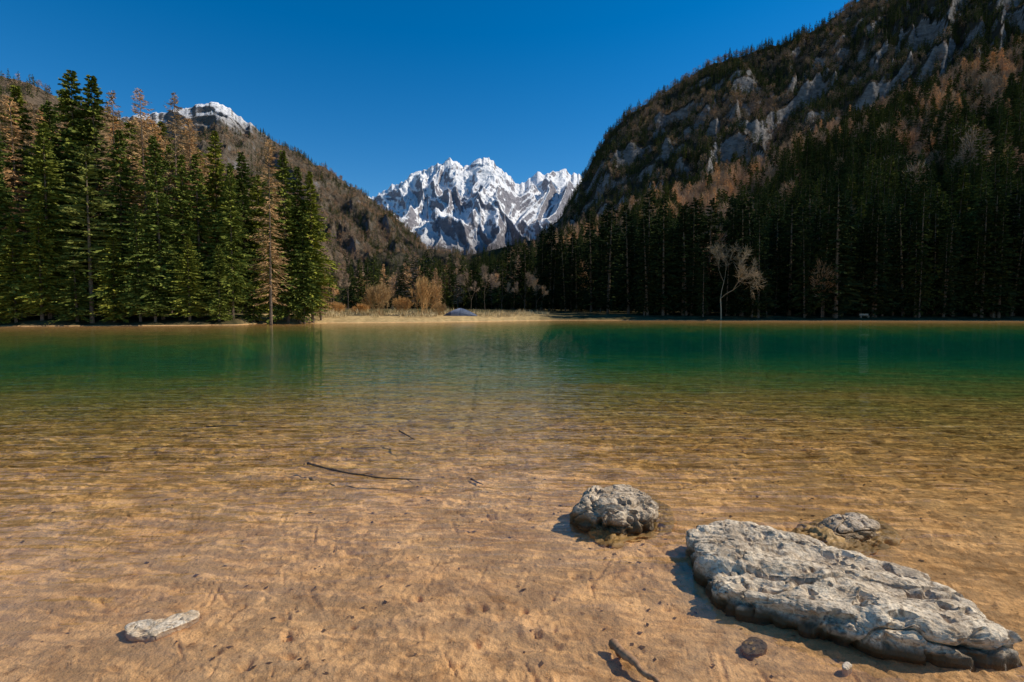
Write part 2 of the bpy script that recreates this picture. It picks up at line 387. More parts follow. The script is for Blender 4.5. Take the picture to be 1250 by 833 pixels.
# ---------------------------------------------------------------- mountains
def mountain_mat(name,forest1,forest2,rock1,rock2,snow_z,snow_n,rock_n,fs,scale,snowcol=(0.90,0.90,0.91),sa=0.45,sb=0.6):
    m,nt,out=newmat(name); n=N(nt); geo=n.n('NewGeometry'); pos=geo.outputs['Position']
    sp_=n.n('SeparateXYZ'); n.l(pos,sp_.inputs[0]); z=sp_.outputs[2]
    sn=n.n('SeparateXYZ'); n.l(geo.outputs['Normal'],sn.inputs[0]); nz=sn.outputs[2]
    a=n.noise(pos,scale,7,0.65); b=n.noise(pos,scale*6,6,0.7); a5=n.math('SUBTRACT',a,0.5); b5=n.math('SUBTRACT',b,0.5)
    forest=n.mix(n.ramp(b,[(0.38,0.0),(0.62,1.0)]),forest1,forest2)
    rock=n.mix(n.ramp(n.noise(n.mapping(pos,(1,1,2.4)),scale*9,5,0.75),[(0.38,0.0),(0.60,1.0)]),rock1,rock2)
    fr_=n.math('ADD',n.math('ADD',nz,n.math('MULTIPLY',a5,0.9)),n.math('MULTIPLY',b5,0.5))
    col=n.mix(n.maprange(fr_,rock_n-0.05,rock_n+0.05),rock,forest)
    if fs is not None:
        hz=n.math('ADD',z,n.math('MULTIPLY',a5,(fs[1]-fs[0])*0.9)); col=n.mix(n.maprange(hz,fs[0],fs[1]),col,rock)
    if snow_z is not None:
        s1=n.math('ADD',z,n.math('MULTIPLY',a5,(snow_z[1]-snow_z[0])*1.2)); s1=n.maprange(s1,snow_z[0],snow_z[1])
        s2=n.math('ADD',n.math('ADD',nz,n.math('MULTIPLY',a5,sa)),n.math('MULTIPLY',b5,sb)); s2=n.maprange(s2,snow_n-0.06,snow_n+0.06)
        col=n.mix(n.math('MULTIPLY',s1,s2),col,snowcol)
    n.diffuse(out,col,n.bump(b,0.14/scale,0.9)); return m
def mountain(name,ridge,foot,nu,nv,mat,amp,freq,spur,shape=1.0,jag=0.3,seed=0,back=0.35,smooth=True,gain=0.45,warp=0.35,iso=0.45):
    ridge=np.array(ridge,float); foot=np.array(foot,float)
    px=np.linspace(ridge[0,0],ridge[-1,0],nu)
    ry=np.interp(px,ridge[:,0],ridge[:,1]); rd=np.interp(px,ridge[:,0],ridge[:,2])
    fd=np.interp(px,foot[:,0],foot[:,1]); fz=np.interp(px,foot[:,0],foot[:,2])
    Rw=W(px,ry,rd); Fw=np.stack([(px-CX)/F*fd,fd,fz],-1)
    nb=max(6,nv//5); v=np.concatenate([np.linspace(0,1,nv),1+np.linspace(0,back,nb)[1:]])
    Vv=v[None,:]; vm=np.minimum(Vv,1)
    X=Fw[:,None,0]+(Rw-Fw)[:,None,0]*Vv; Y=Fw[:,None,1]+(Rw-Fw)[:,None,1]*Vv
    hgt=(Rw[:,2]-Fw[:,2])[:,None]
    Z=Fw[:,None,2]+hgt*np.where(Vv<=1,vm**shape,1-(Vv-1)*1.1)
    S=(px*rd.mean()/F)[:,None]
    wx=fbm(X*freq*0.7,Y*freq*0.7,seed+3.3,o=3)
    nz=fbm(X*freq,Y*freq,seed,o=7,g=0.5)
    rg=ridged(S*spur+wx*warp,Vv*(hgt.mean()*spur*iso)+wx*0.2,seed+8.1,o=6,g=gain)-0.75
    env=np.sin(np.clip(Vv,0,1)*math.pi)**0.7+0.04
    env=np.where(Vv>1,0.1,env)
    Z=Z+amp*env*(0.45*nz+0.85*rg)
    jr=fbm(S*freq*5,seed,o=5)+0.8*(ridged(S*freq*7,seed+4.0,o=4)-0.6)
    Z=Z+amp*jag*jr*sst(0.75,1.0,Vv)
    Y=Y-amp*env*0.3*rg
    V=np.stack([X,Y,Z],-1)
    add(name,raw_mesh(name,V.reshape(-1,3),gridfaces(nu,len(v)),[mat],smooth=smooth))
    return V[:,:nv]
def sample(V,n,rng,vpow=1.0,v0=0.0,v1=1.0,u0=0,u1=1):
    nu,nv=V.shape[:2]
    u=(u0+(u1-u0)*rng.random(n))*(nu-1.001); v=(v0+(v1-v0)*rng.random(n)**vpow)*(nv-1.001)
    i=u.astype(int); j=v.astype(int); fu=(u-i)[:,None]; fv=(v-j)[:,None]
    P=V[i,j]*(1-fu)*(1-fv)+V[i+1,j]*fu*(1-fv)+V[i,j+1]*(1-fu)*fv+V[i+1,j+1]*fu*fv
    du=V[i+1,j]-V[i,j]; dv=V[i,j+1]-V[i,j]; nn=np.cross(du,dv); nn/=np.linalg.norm(nn,axis=1)[:,None]+1e-9
    return P,np.abs(nn[:,2]),v/(nv-1)

M_snow=mountain_mat('snowy_rock',(0.11,0.10,0.11),(0.17,0.155,0.155),(0.19,0.185,0.21),(0.34,0.325,0.35),(380,640),0.48,-1.0,(350,700),0.0025,sa=0.7,sb=1.1)  # slightly bluer tones, distance haze is put into rock and forest colours
VC=mountain('snowy_mountain',[(250,250,5200),(380,262,5200),(430,246,5100),(460,241,5000),(480,226,5000),(500,217,4900),(515,210,4900),(530,203,4800),(550,197,4800),(566,203,4800),(580,198,4800),(597,194,4800),(612,206,4800),(634,228,4900),(650,212,5000),(668,213,5000),(690,208,5000),(705,214,5000),(730,230,5000),(800,235,5000),(900,240,5000)],
  [(250,2900,100),(560,2700,80),(900,2900,100)],760,280,M_snow,125,0.0016,0.0028,0.95,0.24,2.0,gain=0.5,warp=0.7,iso=0.8)
M_peak=mountain_mat('forested_peak',(0.070,0.062,0.045),(0.17,0.13,0.095),(0.13,0.12,0.12),(0.24,0.22,0.21),(680,880),0.72,0.38,(640,900),0.006)
VB=mountain('left_peak',[(-200,130,2300),(60,135,2300),(150,145,2300),(200,138,2200),(235,131,2200),(262,125,2200),(285,135,2200),(300,150,2150),(340,176,2100),(400,208,2000),(440,236,1900),(480,262,1800),(510,292,1700),(540,322,1600),(590,350,1500)],
  [(-200,1000,5),(300,950,5),(590,1100,2)],460,180,M_peak,48,0.003,0.006,0.9,0.2,5.0,gain=0.5,warp=0.6,iso=0.6)
M_left=mountain_mat('left_hill_forest',(0.08,0.065,0.045),(0.18,0.13,0.09),(0.16,0.15,0.14),(0.26,0.24,0.22),None,0,0.30,None,0.012)
VA=mountain('left_hill',[(-900,40,800),(-300,60,850),(-100,75,900),(0,92,900),(40,104,920),(80,125,950),(130,140,980),(200,170,1000),(300,230,1000),(400,300,1000),(450,340,1000)],
  [(-900,250,3),(0,330,3),(450,500,3)],260,90,M_left,30,0.006,0.010,0.9,0.08,7.0)
M_mid=mountain_mat('valley_hill_forest',(0.03,0.032,0.025),(0.08,0.065,0.045),(0.17,0.15,0.13),(0.26,0.23,0.2),None,0,0.33,None,0.012)
VD=mountain('valley_hill',[(330,345,1500),(400,325,1450),(450,312,1400),(500,303,1400),(540,306,1350),(570,312,1300),(600,306,1300),(640,296,1300),(700,280,1300),(780,260,1300)],
  [(330,700,2),(780,700,2)],260,70,M_mid,22,0.006,0.010,0.9,0.08,9.0)
M_right=mountain_mat('right_mountain_forest',(0.030,0.030,0.021),(0.10,0.075,0.052),(0.13,0.125,0.12),(0.30,0.28,0.265),None,0,0.36,None,0.008)
VR=mountain('right_mountain',[(590,345,1500),(650,300,1450),(680,272,1400),(700,240,1380),(718,208,1350),(740,168,1330),(770,140,1300),(830,101,1280),(870,79,1250),(910,66,1250),(960,54,1250),(1000,33,1250),(1040,8,1250),(1100,-34,1250),(1250,-120,1250),(1500,-240,1200),(1900,-430,1200)],
  [(590,650,2),(900,600,2),(1900,520,2)],520,220,M_right,38,0.004,0.007,0.9,0.12,12.0,gain=0.5,warp=0.8,iso=1.0)
M_slope=mountain_mat('right_slope_forest_floor',(0.035,0.03,0.02),(0.085,0.06,0.04),(0.14,0.13,0.12),(0.22,0.2,0.18),None,0,0.25,None,0.03)
VS=mountain('right_slope',[(520,362,640),(560,352,600),(620,338,540),(690,302,480),(760,275,440),(830,250,420),(900,226,410),(960,202,400),(1010,178,395),(1080,148,385),(1160,118,375),(1250,74,365),(1450,-30,355),(1900,-220,340)],
  [(520,330,1.0),(620,240,1.0),(700,185,1.0),(850,150,1.0),(1000,135,1.0),(1250,122,1.0),(1900,100,1.0)],300,90,M_slope,13,0.012,0.018,1.05,0.15,15.0)

def far_forest(name,V,n,seed,bee,minnz,scl=(0.7,1.1),cap=None,gapn=None,**k):
    rng=np.random.default_rng(seed); P,nz,v=sample(V,n,rng,**k)
    dn=fbm(P[:,0]*0.006,P[:,1]*0.006,P[:,2]*0.006,o=3)
    keep=(nz+0.25*dn>minnz)
    if cap is not None: keep&=(P[:,2]+120*dn<cap)
    if gapn is not None:
        g=fbm(P[:,0]*0.005+9,P[:,1]*0.005,P[:,2]*0.009,o=4); keep&=(g<gapn)|(rng.random(len(g))<0.15)
    P=P[keep]; dn=dn[keep]; m_=len(P)
    isb=rng.random(m_)<np.clip(bee+0.9*dn,0.03,0.97)
    idx=np.where(isb,rng.integers(4,7,m_),rng.integers(0,4,m_))
    P[:,2]-=0.8
    scatter(name,LIB_far,P,idx,rng.uniform(*scl,m_),rng)
far_forest('right_mountain_trees',VR,17000,1,0.36,0.22,scl=(0.8,1.3),gapn=0.50,u0=0.05,u1=0.58)
far_forest('left_hill_trees',VA,2200,2,0.75,0.3,u0=0.5)
far_forest('left_peak_trees',VB,9000,3,0.68,0.25,cap=680,scl=(0.8,1.3),vpow=0.9,u0=0.45)
far_forest('valley_hill_trees',VD,2000,4,0.5,0.3)
rng=np.random.default_rng(21)
P,nz,v=sample(VS,4200,rng,vpow=0.75,u1=0.78)
dn=fbm(P[:,0]*0.014,P[:,1]*0.014,1.0,o=3)
prob=np.clip(0.10+0.9*sst(0.45,0.85,v)+1.1*dn,0.04,0.82)
isb=rng.random(len(P))<prob*sst(0.12,0.40,v)
idx=np.where(isb,rng.choice([5,6,7,8,9,7,8],len(P)),rng.integers(0,5,len(P)))
P[:,2]-=0.6
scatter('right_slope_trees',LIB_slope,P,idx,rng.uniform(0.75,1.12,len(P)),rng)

def place(name,lib,px,Yd,idx,scl,seed):
    rng=np.random.default_rng(seed); px=np.asarray(px,float);Yd=np.asarray(Yd,float)
    x=(px-CX)/F*Yd; z=ground_z(x,Yd,False)-0.2
    scatter(name,lib,np.stack([x,Yd,z],-1),idx,scl,rng)
rng=np.random.default_rng(31); nn=480
px=600+rng.random(nn)*1000; d=np.interp(px,[600,680,800,1000,1250,1850],[200,150,114,111.5,109.5,97])+rng.random(nn)**1.3*np.interp(px,[600,700,1250],[90,60,30])
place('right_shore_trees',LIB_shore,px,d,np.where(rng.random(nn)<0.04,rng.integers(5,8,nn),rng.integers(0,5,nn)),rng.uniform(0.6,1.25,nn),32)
nn=400; px=385+rng.random(nn)*330; d=200+rng.random(nn)*170
place('valley_trees',LIB_slope,px,d,np.where(rng.random(nn)<0.25,rng.integers(5,10,nn),rng.integers(0,5,nn)),rng.uniform(0.7,1.0,nn),42)
nn=200; px=-330+rng.random(nn)*700; d=np.interp(px,[-420,0,300,400],[66,76,84,96])+rng.random(nn)*40
topy=np.interp(px,[-420,0,60,130,200,250,300,380],[110,125,118,128,140,178,205,235]);
hmax=(382-topy)/F*d; islar=rng.random(nn)<0.33; sc=np.clip(hmax/30*np.where(islar,rng.uniform(0.95,1.06,nn),rng.uniform(0.70,0.98,nn)),0.4,1.6)
place('left_forest_trees',LIB_near,px,d,np.where(islar,rng.integers(5,8,nn),rng.integers(0,5,nn)),sc,52)
front=[(-60,110,64,'s'),(-25,128,66,'s'),(5,150,62,'s'),(14,116,66,'l'),(38,108,70,'s'),(62,150,63.5,'s'),(75,128,69,'s'),(98,88,71,'s'),(113,180,62.8,'p'),(128,96,72,'s'),(150,160,65,'s'),(168,150,73,'s'),(186,112,68,'l'),(200,170,66,'s'),(219,114,69,'l'),(226,190,68,'s'),(247,190,69,'s'),(268,162,73,'s'),(285,200,69,'s'),(302,188,73,'s'),(318,215,74,'s'),(331,172,71,'l'),(352,186,76,'s'),(366,205,77,'s'),(382,212,78,'s'),(172,250,64,'s'),(52,250,62,'s'),(140,280,63.5,'s'),(232,290,65.5,'s'),(20,270,61.5,'s'),(95,290,62.5,'s'),(372,265,76,'s'),(392,330,80,'l'),(268,300,67,'s'),(310,310,73,'s'),(0,310,61,'s'),(190,320,64,'s'),(150,112,70,'l'),(30,120,67,'l'),(240,146,71,'l')]
r3=random.Random(9)
for px,ty,d,k in front:
    x=(px-CX)/F*d; z=float(ground_z(np.array([x]),np.array([float(d)]),False)[0])-0.2
    h=float(W(px,ty,d)[2])-z
    me,hh_,nm=(r3.choice(spruces),30,'spruce_tree') if k=='s' else (r3.choice(larches),28,'larch_tree') if k=='l' else (r3.choice(pines),28,'pine_tree')
    s=h/hh_*1.01; w=max(s,0.55)*r3.uniform(0.85,1.1)
    add(nm,me,loc=(x,d,z),rot=(0,0,r3.random()*6.28),sc=(w,w,s))
bt=broadleaf_bare('bare_tree_mesh',13,71,[M_pale,M_pale],depth=5,spread=0.42,tw=7,wid=0.02,r0=0.16)
bt2=broadleaf_bare('brown_bare_tree_mesh',13,73,[M_bark,M_beech],depth=5,spread=0.34,tw=10,wid=0.025,r0=0.14)
def put(name,me,px,d,H_target,rot=0.0,w=1.0):
    zmax=max(v.co.z for v in me.vertices); x=(px-CX)/F*d; z=float(ground_z(np.array([x]),np.array([float(d)]),False)[0])-0.1
    s=H_target/zmax; return add(name,me,loc=(x,d,z),rot=(0,0,rot),sc=(s*w,s*w,s))
put('bare_tree',bt,880,111.5,17.5,1.0,0.8)
wl=[broadleaf_bare('willow_mesh_%d'%i,5,80+i,[M_willow,M_willow],depth=3,spread=0.22,multi=18,tw=6,wid=0.018,r0=0.04) for i in range(2)]
put('willow_bush',wl[0],464,90,6.6,0.3,0.62); put('willow_bush',wl[1],519,93,8.0,1.3,0.55); put('willow_bush',wl[0],492,95,4.0,2.3,0.8); put('willow_bush',wl[1],410,96,2.8,2.0,1.1); put('willow_bush',wl[0],535,100,3.0,2.9,0.9); put('willow_bush',wl[1],442,98,2.6,2.9,1.0)
for px,d,h,w in [(592,150,14,.8),(612,160,12,.8),(640,150,12,.7),(575,170,13,.8),(405,110,12,.7),(425,130,13,.7),(655,140,10,.8),(398,92,8,.7)]:
    put('bare_tree',bt2,px,d,h,px,w)
rng=np.random.default_rng(91); n_=14000
px=380+rng.random(n_)*290; s_=2.5+rng.random(n_)*16; d=np.interp(px,SH_px,SH_y)+s_; x=(px-CX)/F*d
den=fbm(x*0.25,d*0.35,4,o=3); k_=(den>0.0)&~((np.abs(px-562)<28)&(d<99)); x,d,den=x[k_],d[k_],den[k_]
z=ground_z(x,d,False)-0.03; P=np.stack([x,d,z],-1); D=rng.normal(size=P.shape)*[0.25,0.25,0]+[0,0,1]
V,Q=rhombs(P,D,(0.35+1.6*np.clip(den,0,0.7))*(0.6+0.6*rng.random(len(x))),np.full(len(x),0.035),rng)
add('dry_reeds',raw_mesh('dry_reeds',V,Q,[M_reed]))

# ---------------------------------------------------------------- rocks
def rock_mat(name,c1,c2,wet,wz=(0.060,0.022),bd=0.016,brown=(0.24,0.165,0.10)):
    m,nt,out=newmat(name); n=N(nt); geo=n.n('NewGeometry'); pos=geo.outputs['Position']
    sp_=n.n('SeparateXYZ'); n.l(pos,sp_.inputs[0]); z=sp_.outputs[2]
    a=n.noise(pos,6,8,0.68); b=n.noise(pos,45,6,0.7); c=n.noise(n.mapping(pos,(1,1,1),(0,0,0.6)),15,6,0.65,1.2)
    col=n.mix(n.ramp(a,[(0.38,0.0),(0.60,1.0)]),c1,c2)
    col=n.mix(n.ramp(b,[(0.36,0.75),(0.48,0.0)]),col,brown)
    col=n.mix(n.ramp(c,[(0.36,0.85),(0.47,0.0)]),col,brown)
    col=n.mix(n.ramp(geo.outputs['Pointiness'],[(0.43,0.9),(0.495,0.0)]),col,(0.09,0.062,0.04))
    zz=n.math('ADD',z,n.math('MULTIPLY',n.math('SUBTRACT',a,0.5),0.07))
    wetf=n.maprange(zz,*wz); col=n.mix(wetf,col,wet)
    n.bsdf(out,col,n.maprange(wetf,0,1,0.9,0.4),n.bump(n.math('ADD',n.math('MULTIPLY',b,0.4),n.math('ADD',a,n.math('MULTIPLY',c,0.8))),bd,1.0),0.2); return m
M_rock=rock_mat('weathered_limestone',(0.47,0.36,0.245),(0.80,0.655,0.47),(0.10,0.068,0.036))
M_rockb=rock_mat('weathered_brown_limestone',(0.38,0.285,0.19),(0.70,0.56,0.40),(0.13,0.085,0.042),wz=(0.095,0.035))
def rock(name,outline,h,seed,mat,nt_=520,nr=200,e=0.34,amp=0.03,fr=5.0,tilt=(0,0),zbase=-0.06,aniso=1.0,zlift=0.0,rexp=0.62,fa=0.16,lowa=0.9,ck=0.7):
    o=np.array([G(a,b,zz)[:2] for a,b,zz in outline]); c=o.mean(0)
    pts=[]
    L_=len(o)
    for i in range(L_):
        p0,p1,p2,p3=o[i-1],o[i],o[(i+1)%L_],o[(i+2)%L_]
        for t in np.linspace(0,1,60,endpoint=False):
            pts.append(0.5*((2*p1)+(-p0+p2)*t+(2*p0-5*p1+4*p2-p3)*t*t+(-p0+3*p1-3*p2+p3)*t**3))
    pts=np.array(pts); seg=np.r_[0,np.cumsum(np.linalg.norm(np.diff(np.vstack([pts,pts[:1]]),axis=0),axis=1))]
    tt=np.linspace(0,seg[-1],nt_,endpoint=False); pp=np.vstack([pts,pts[:1]])
    ox=np.interp(tt,seg,pp[:,0]); oy=np.interp(tt,seg,pp[:,1])
    phi=np.linspace(0.0,1,nr)**0.9*math.pi*0.62+1e-3
    r=np.abs(np.sin(phi))**rexp; r=np.where(phi>math.pi/2,1-0.5*(phi-math.pi/2)**1.6,r)
    zc=np.sign(np.cos(phi))*np.abs(np.cos(phi))**e
    R_,O=np.meshgrid(np.arange(nr),np.arange(nt_),indexing='ij')
    X=c[0]+(ox[O]-c[0])*r[R_]; Y=c[1]+(oy[O]-c[1])*r[R_]
    Z=np.where(zc[R_]>0,zc[R_]*h,zc[R_]*abs(zbase)*1.5)
    ax=pts[np.argmax(pts[:,0])]-pts[np.argmin(pts[:,0])]; ax/=np.linalg.norm(ax)
    A=(X-c[0])*ax[0]+(Y-c[1])*ax[1]; Bq=-(X-c[0])*ax[1]+(Y-c[1])*ax[0]
    q1=0.35*fbm(A*3+seed,Bq*3,Z*3,o=3); q2=0.35*fbm(A*3,Bq*3+seed,Z*3+7,o=3)
    A2=A*fr*aniso+q1; B2=Bq*fr*1.6+q2
    nzr=1.05-ridged(A2+seed,B2,Z*fr*2.2,o=5,g=0.45)
    low=fbm(A*2.2+seed,Bq*3.5,Z*2,o=3)
    fin=fbm(A*20,Bq*26,Z*30+seed,o=4)
    crack=-np.exp(-(perlin(A2*0.6+5,B2*0.9,Z*fr+seed)/0.030)**2)
    crack2=-np.exp(-(perlin(A2*1.4+15,B2*2.1,Z*fr+seed)/0.035)**2)*np.clip(perlin(A*4,Bq*4,seed)*3,0,1)
    pit=-np.clip(fbm(A*9+2*q1,Bq*12+2*q2,Z*9+seed+4,o=3)-0.18,0,0.4)*2.4
    disp=amp*(0.45*nzr+lowa*low+fa*fin+ck*crack+0.5*ck*crack2+0.8*pit)
    cx_=(X-c[0]); cy_=(Y-c[1]); rl=np.hypot(cx_,cy_)+1e-6; side=np.sin(np.clip(phi,0,math.pi))[R_]**3
    X=X+cx_/rl*disp*side; Y=Y+cy_/rl*disp*side
    Z=Z+disp*(1-0.6*side)*np.clip(zc[R_]*3,0,1)+(tilt[0]*(A)+tilt[1]*Bq)*np.clip(zc[R_],0,1)+zlift
    V=np.stack([X,Y,Z],-1).reshape(-1,3)
    i=np.arange(nr-1)[:,None]; j=np.arange(nt_)[None,:]; j2=(j+1)%nt_
    Q=np.stack([i*nt_+j,(i+1)*nt_+j,(i+1)*nt_+j2,i*nt_+j2],-1).reshape(-1,4)
    return add(name,raw_mesh(name,V,Q,[mat],smooth=True))
T=0.13
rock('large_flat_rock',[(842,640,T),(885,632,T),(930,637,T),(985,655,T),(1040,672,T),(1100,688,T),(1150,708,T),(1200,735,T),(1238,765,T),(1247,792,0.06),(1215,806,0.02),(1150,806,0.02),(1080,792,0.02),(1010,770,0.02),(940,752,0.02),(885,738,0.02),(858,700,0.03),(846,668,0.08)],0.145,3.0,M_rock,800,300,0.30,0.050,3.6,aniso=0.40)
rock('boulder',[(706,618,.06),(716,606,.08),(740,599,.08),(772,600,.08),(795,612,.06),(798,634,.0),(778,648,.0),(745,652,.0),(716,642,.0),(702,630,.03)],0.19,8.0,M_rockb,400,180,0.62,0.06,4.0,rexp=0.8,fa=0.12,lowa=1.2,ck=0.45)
M_wet=rock_mat('algae_covered_stone',(0.44,0.26,0.09),(0.58,0.36,0.15),(0.44,0.26,0.09),bd=0.01)
rock('submerged_rock',[(740,625,-.02),(790,606,-.02),(818,618,-.02),(822,640,-.02),(790,657,-.02),(745,664,-.02),(722,652,-.02)],0.045,12.0,M_wet,260,80,1.0,0.05,5.0,zlift=-0.045,rexp=1.0,ck=0.2)
rock('submerged_rock',[(965,650,-.02),(1000,630,-.02),(1050,626,-.02),(1088,640,-.02),(1096,658,-.02),(1060,672,-.02),(1010,672,-.02),(975,664,-.02)],0.05,14.0,M_wet,260,80,1.0,0.05,5.0,zlift=-0.050,rexp=1.0,ck=0.2)
M_rock2=rock_mat('stained_limestone',(0.36,0.27,0.18),(0.66,0.53,0.39),(0.22,0.135,0.06))
rock('small_rock',[(996,642,.02),(1008,632,.04),(1030,628,.05),(1056,632,.04),(1072,645,.0),(1060,655,.0),(1025,657,.0),(1003,652,.0)],0.070,17.0,M_rock2,300,120,0.9,0.04,6.0,rexp=1.0,fa=0.15)
M_pale_st=rock_mat('pale_stone',(0.52,0.41,0.29),(0.74,0.62,0.47),(0.62,0.45,0.28),wz=(0.010,-0.006))
rock('flat_stone',[(152,768,.0),(165,760,.0),(190,757,.0),(215,752,.0),(236,747,.0),(243,753,.0),(225,762,.0),(200,772,.0),(185,779,.0),(160,777,.0)],0.010,21.0,M_pale_st,220,70,0.7,0.014,12.0)
rock('pebble',[(905,785,0),(920,776,0),(936,783,0),(930,796,0),(912,797,0)],0.004,25.0,M_rock2,120,50,0.6,0.01,14.0,zlift=-0.008)
rock('pebble',[(1028,813,0),(1033,809,0),(1040,813,0),(1035,818,0),(1030,817,0)],0.008,27.0,M_pale_st,100,40,0.6,0.004,14.0)
M_stick=simple_mat('wet_wood',(0.05,0.035,0.022),(0.12,0.08,0.05),30,0.6,0.003)
M_leaf=simple_mat('dead_leaves',(0.10,0.06,0.03),(0.22,0.13,0.07),30,0.7,0.001)
M_drift=simple_mat('driftwood',(0.20,0.11,0.06),(0.38,0.23,0.13),30,0.8,0.004)
def stick(name,pts,r,mat,seed=1,twigs=0):
    rng=np.random.default_rng(seed); b=B(); P=[]
    for (a,c,z) in pts: P.append(G(a,c,z))
    P=np.array(P); t=np.linspace(0,len(P)-1,len(P)*8); Q=np.stack([np.interp(t,np.arange(len(P)),P[:,k]) for k in range(3)],-1)
    Q+=np.stack([fbm(t*0.9,seed*3.1+k,o=3) for k in range(3)],-1)*r*0.9
    rad=r*(1-0.65*t/t[-1])*(1+0.25*rng.normal(size=len(t))*0.5)
    k=8; th=np.arange(k)*2*math.pi/k; rings=[]
    for i in range(len(Q)):
        d=Q[min(i+1,len(Q)-1)]-Q[max(i-1,0)]; d/=np.linalg.norm(d); a=np.cross(d,[0,0,1]);a/=np.linalg.norm(a);bb=np.cross(d,a)
        rings.append(Q[i]+(np.cos(th)[:,None]*a+np.sin(th)[:,None]*bb)*rad[i])
    V=np.concatenate(rings); i=np.arange(len(Q)-1)[:,None]; j=np.arange(k)[None,:]
    F_=np.stack([i*k+j,i*k+(j+1)%k,(i+1)*k+(j+1)%k,(i+1)*k+j],-1).reshape(-1,4); b.put(V,F_)
    caps=np.array([[0,1,2,3],[0,3,4,7],[4,5,6,7]]); b.put(rings[0],caps)
    for q in range(twigs):
        ii=rng.integers(4,len(Q)-2); dd=rng.normal(size=3)*[1,1,0.1]; dd/=np.linalg.norm(dd)
        V,F2=tube(Q[ii],Q[ii]+dd*r*rng.uniform(4,9),r*0.4,r*0.15,5); b.put(V,F2)
    return add(name,b.mesh(name,[mat],True))
stick('branch',[(376,566,-0.01),(410,574,0.005),(455,583,0.005),(512,587,-0.01)],0.013,M_stick,3,2)
stick('stick',[(487,526,0.0),(507,537,0.0)],0.012,M_stick,5,0)
stick('driftwood_branch',[(748,787,0.0),(765,800,0.01),(785,818,0.02),(806,838,0.02)],0.024,M_drift,7,0)
stick('stick',[(252,521,-0.1),(290,519,-0.1)],0.012,M_stick,9,0)
stick('stick',[(575,585,-0.06),(590,592,-0.06)],0.010,M_stick,11,0)
rng=np.random.default_rng(77); n_=2200
yy_=1.7+rng.random(n_)**1.0*9; xx_=(rng.random(n_)*2-1)*yy_*1.0
dens=fbm(xx_*0.6,yy_*0.6,3.0,o=3)+0.25*sst(2.5,6,yy_)+0.15*(xx_>0); k_=rng.random(n_)<np.clip(0.25+dens,0.05,1)
xx_,yy_=xx_[k_],yy_[k_]; zz_=ground_z(xx_,yy_)+0.004
th=rng.random(len(xx_))*6.28; P=np.stack([xx_,yy_,zz_],-1); D=np.stack([np.cos(th),np.sin(th),0.1*rng.normal(size=len(th))],-1)
L_=rng.uniform(0.008,0.03,len(th))*(1+0.12*yy_); Sd=np.stack([-np.sin(th),np.cos(th),0.25*rng.normal(size=len(th))],-1); wd=L_*rng.uniform(0.12,0.4,len(th))
V=np.stack([P,P+D*L_[:,None]*.4+Sd*wd[:,None],P+D*L_[:,None],P+D*L_[:,None]*.5-Sd*wd[:,None]],1).reshape(-1,3)
add('leaf_litter',raw_mesh('leaf_litter',V,np.arange(len(V)).reshape(-1,4),[M_leaf]))

# ---------------------------------------------------------------- people, tent, bench
def cloth(name,c): return simple_mat(name,tuple(x*0.8 for x in c),c,10,0.8,0.003)
M_skin=cloth('skin',(0.50,0.30,0.20)); M_hair=cloth('hair',(0.05,0.03,0.02))
def person(name,J,E,R,px,d,rotz,top,bottom,sitting=False):
    me=bpy.data.meshes.new(name); me.from_pydata(J,E,[])
    o=add(name,me); sk=o.modifiers.new('skin','SKIN'); ss=o.modifiers.new('sub','SUBSURF'); ss.levels=1; ss.render_levels=1
    for i,r in enumerate(R): me.skin_vertices[0].data[i].radius=(r,r*0.8) 
    me.skin_vertices[0].data[0].use_root=True
    bpy.context.view_layer.update(); dg=bpy.context.evaluated_depsgraph_get()
    nm=bpy.data.meshes.new_from_object(o.evaluated_get(dg)); o.modifiers.clear(); o.data=nm
    nm.materials.clear()
    for mm in (top,bottom,M_skin,M_hair): nm.materials.append(mm)
    head=np.array(J[3]); hipz=J[0][2]; hands=[np.array(J[6]),np.array(J[9])]
    for p in nm.polygons:
        c=np.array(p.center); p.use_smooth=True
        if c[2]>J[2][2]+0.02: p.material_index=3 if (c[2]>head[2]+0.05 or c[1]>head[1]+0.03) else 2
        elif min(np.linalg.norm(c-h) for h in hands)<0.09: p.material_index=2
        elif (c[2]<hipz+0.06 if not sitting else (c[2]<hipz+0.05 or c[1]<-0.28)): p.material_index=1
        else: p.material_index=0
    x=(px-CX)/F*d; z=float(ground_z(np.array([x]),np.array([float(d)]),False)[0]); o.location=(x,d,z); o.rotation_euler=(0,0,rotz)
    return o
E=[(0,1),(1,2),(2,3),(1,4),(4,5),(5,6),(1,7),(7,8),(8,9),(0,10),(10,11),(11,12),(0,13),(13,14),(14,15),(12,16),(15,17)]
stand=[(0,0,.95),(0,0,1.38),(0,0,1.52),(0,-.02,1.66),(-.2,0,1.40),(-.26,.02,1.12),(-.25,-.08,.86),(.2,0,1.40),(.26,.02,1.12),(.25,-.08,.86),(-.1,0,.9),(-.12,-.02,.5),(-.13,.02,.09),(.1,0,.9),(.12,.02,.5),(.14,.05,.09),(-.14,-.14,.05),(.16,-.11,.05)]
Rs=[.15,.16,.06,.115,.07,.05,.04,.07,.05,.04,.10,.065,.045,.10,.065,.045,.04,.04]
sit=[(0,0,.14),(0,.02,.58),(0,0,.72),(0,-.03,.86),(-.19,.02,.58),(-.25,-.08,.34),(-.15,-.33,.36),(.19,.02,.58),(.25,-.08,.34),(.15,-.33,.36),(-.1,-.05,.13),(-.14,-.42,.42),(-.13,-.62,.07),(.1,-.05,.13),(.14,-.42,.42),(.13,-.62,.07),(-.13,-.76,.05),(.13,-.76,.05)]
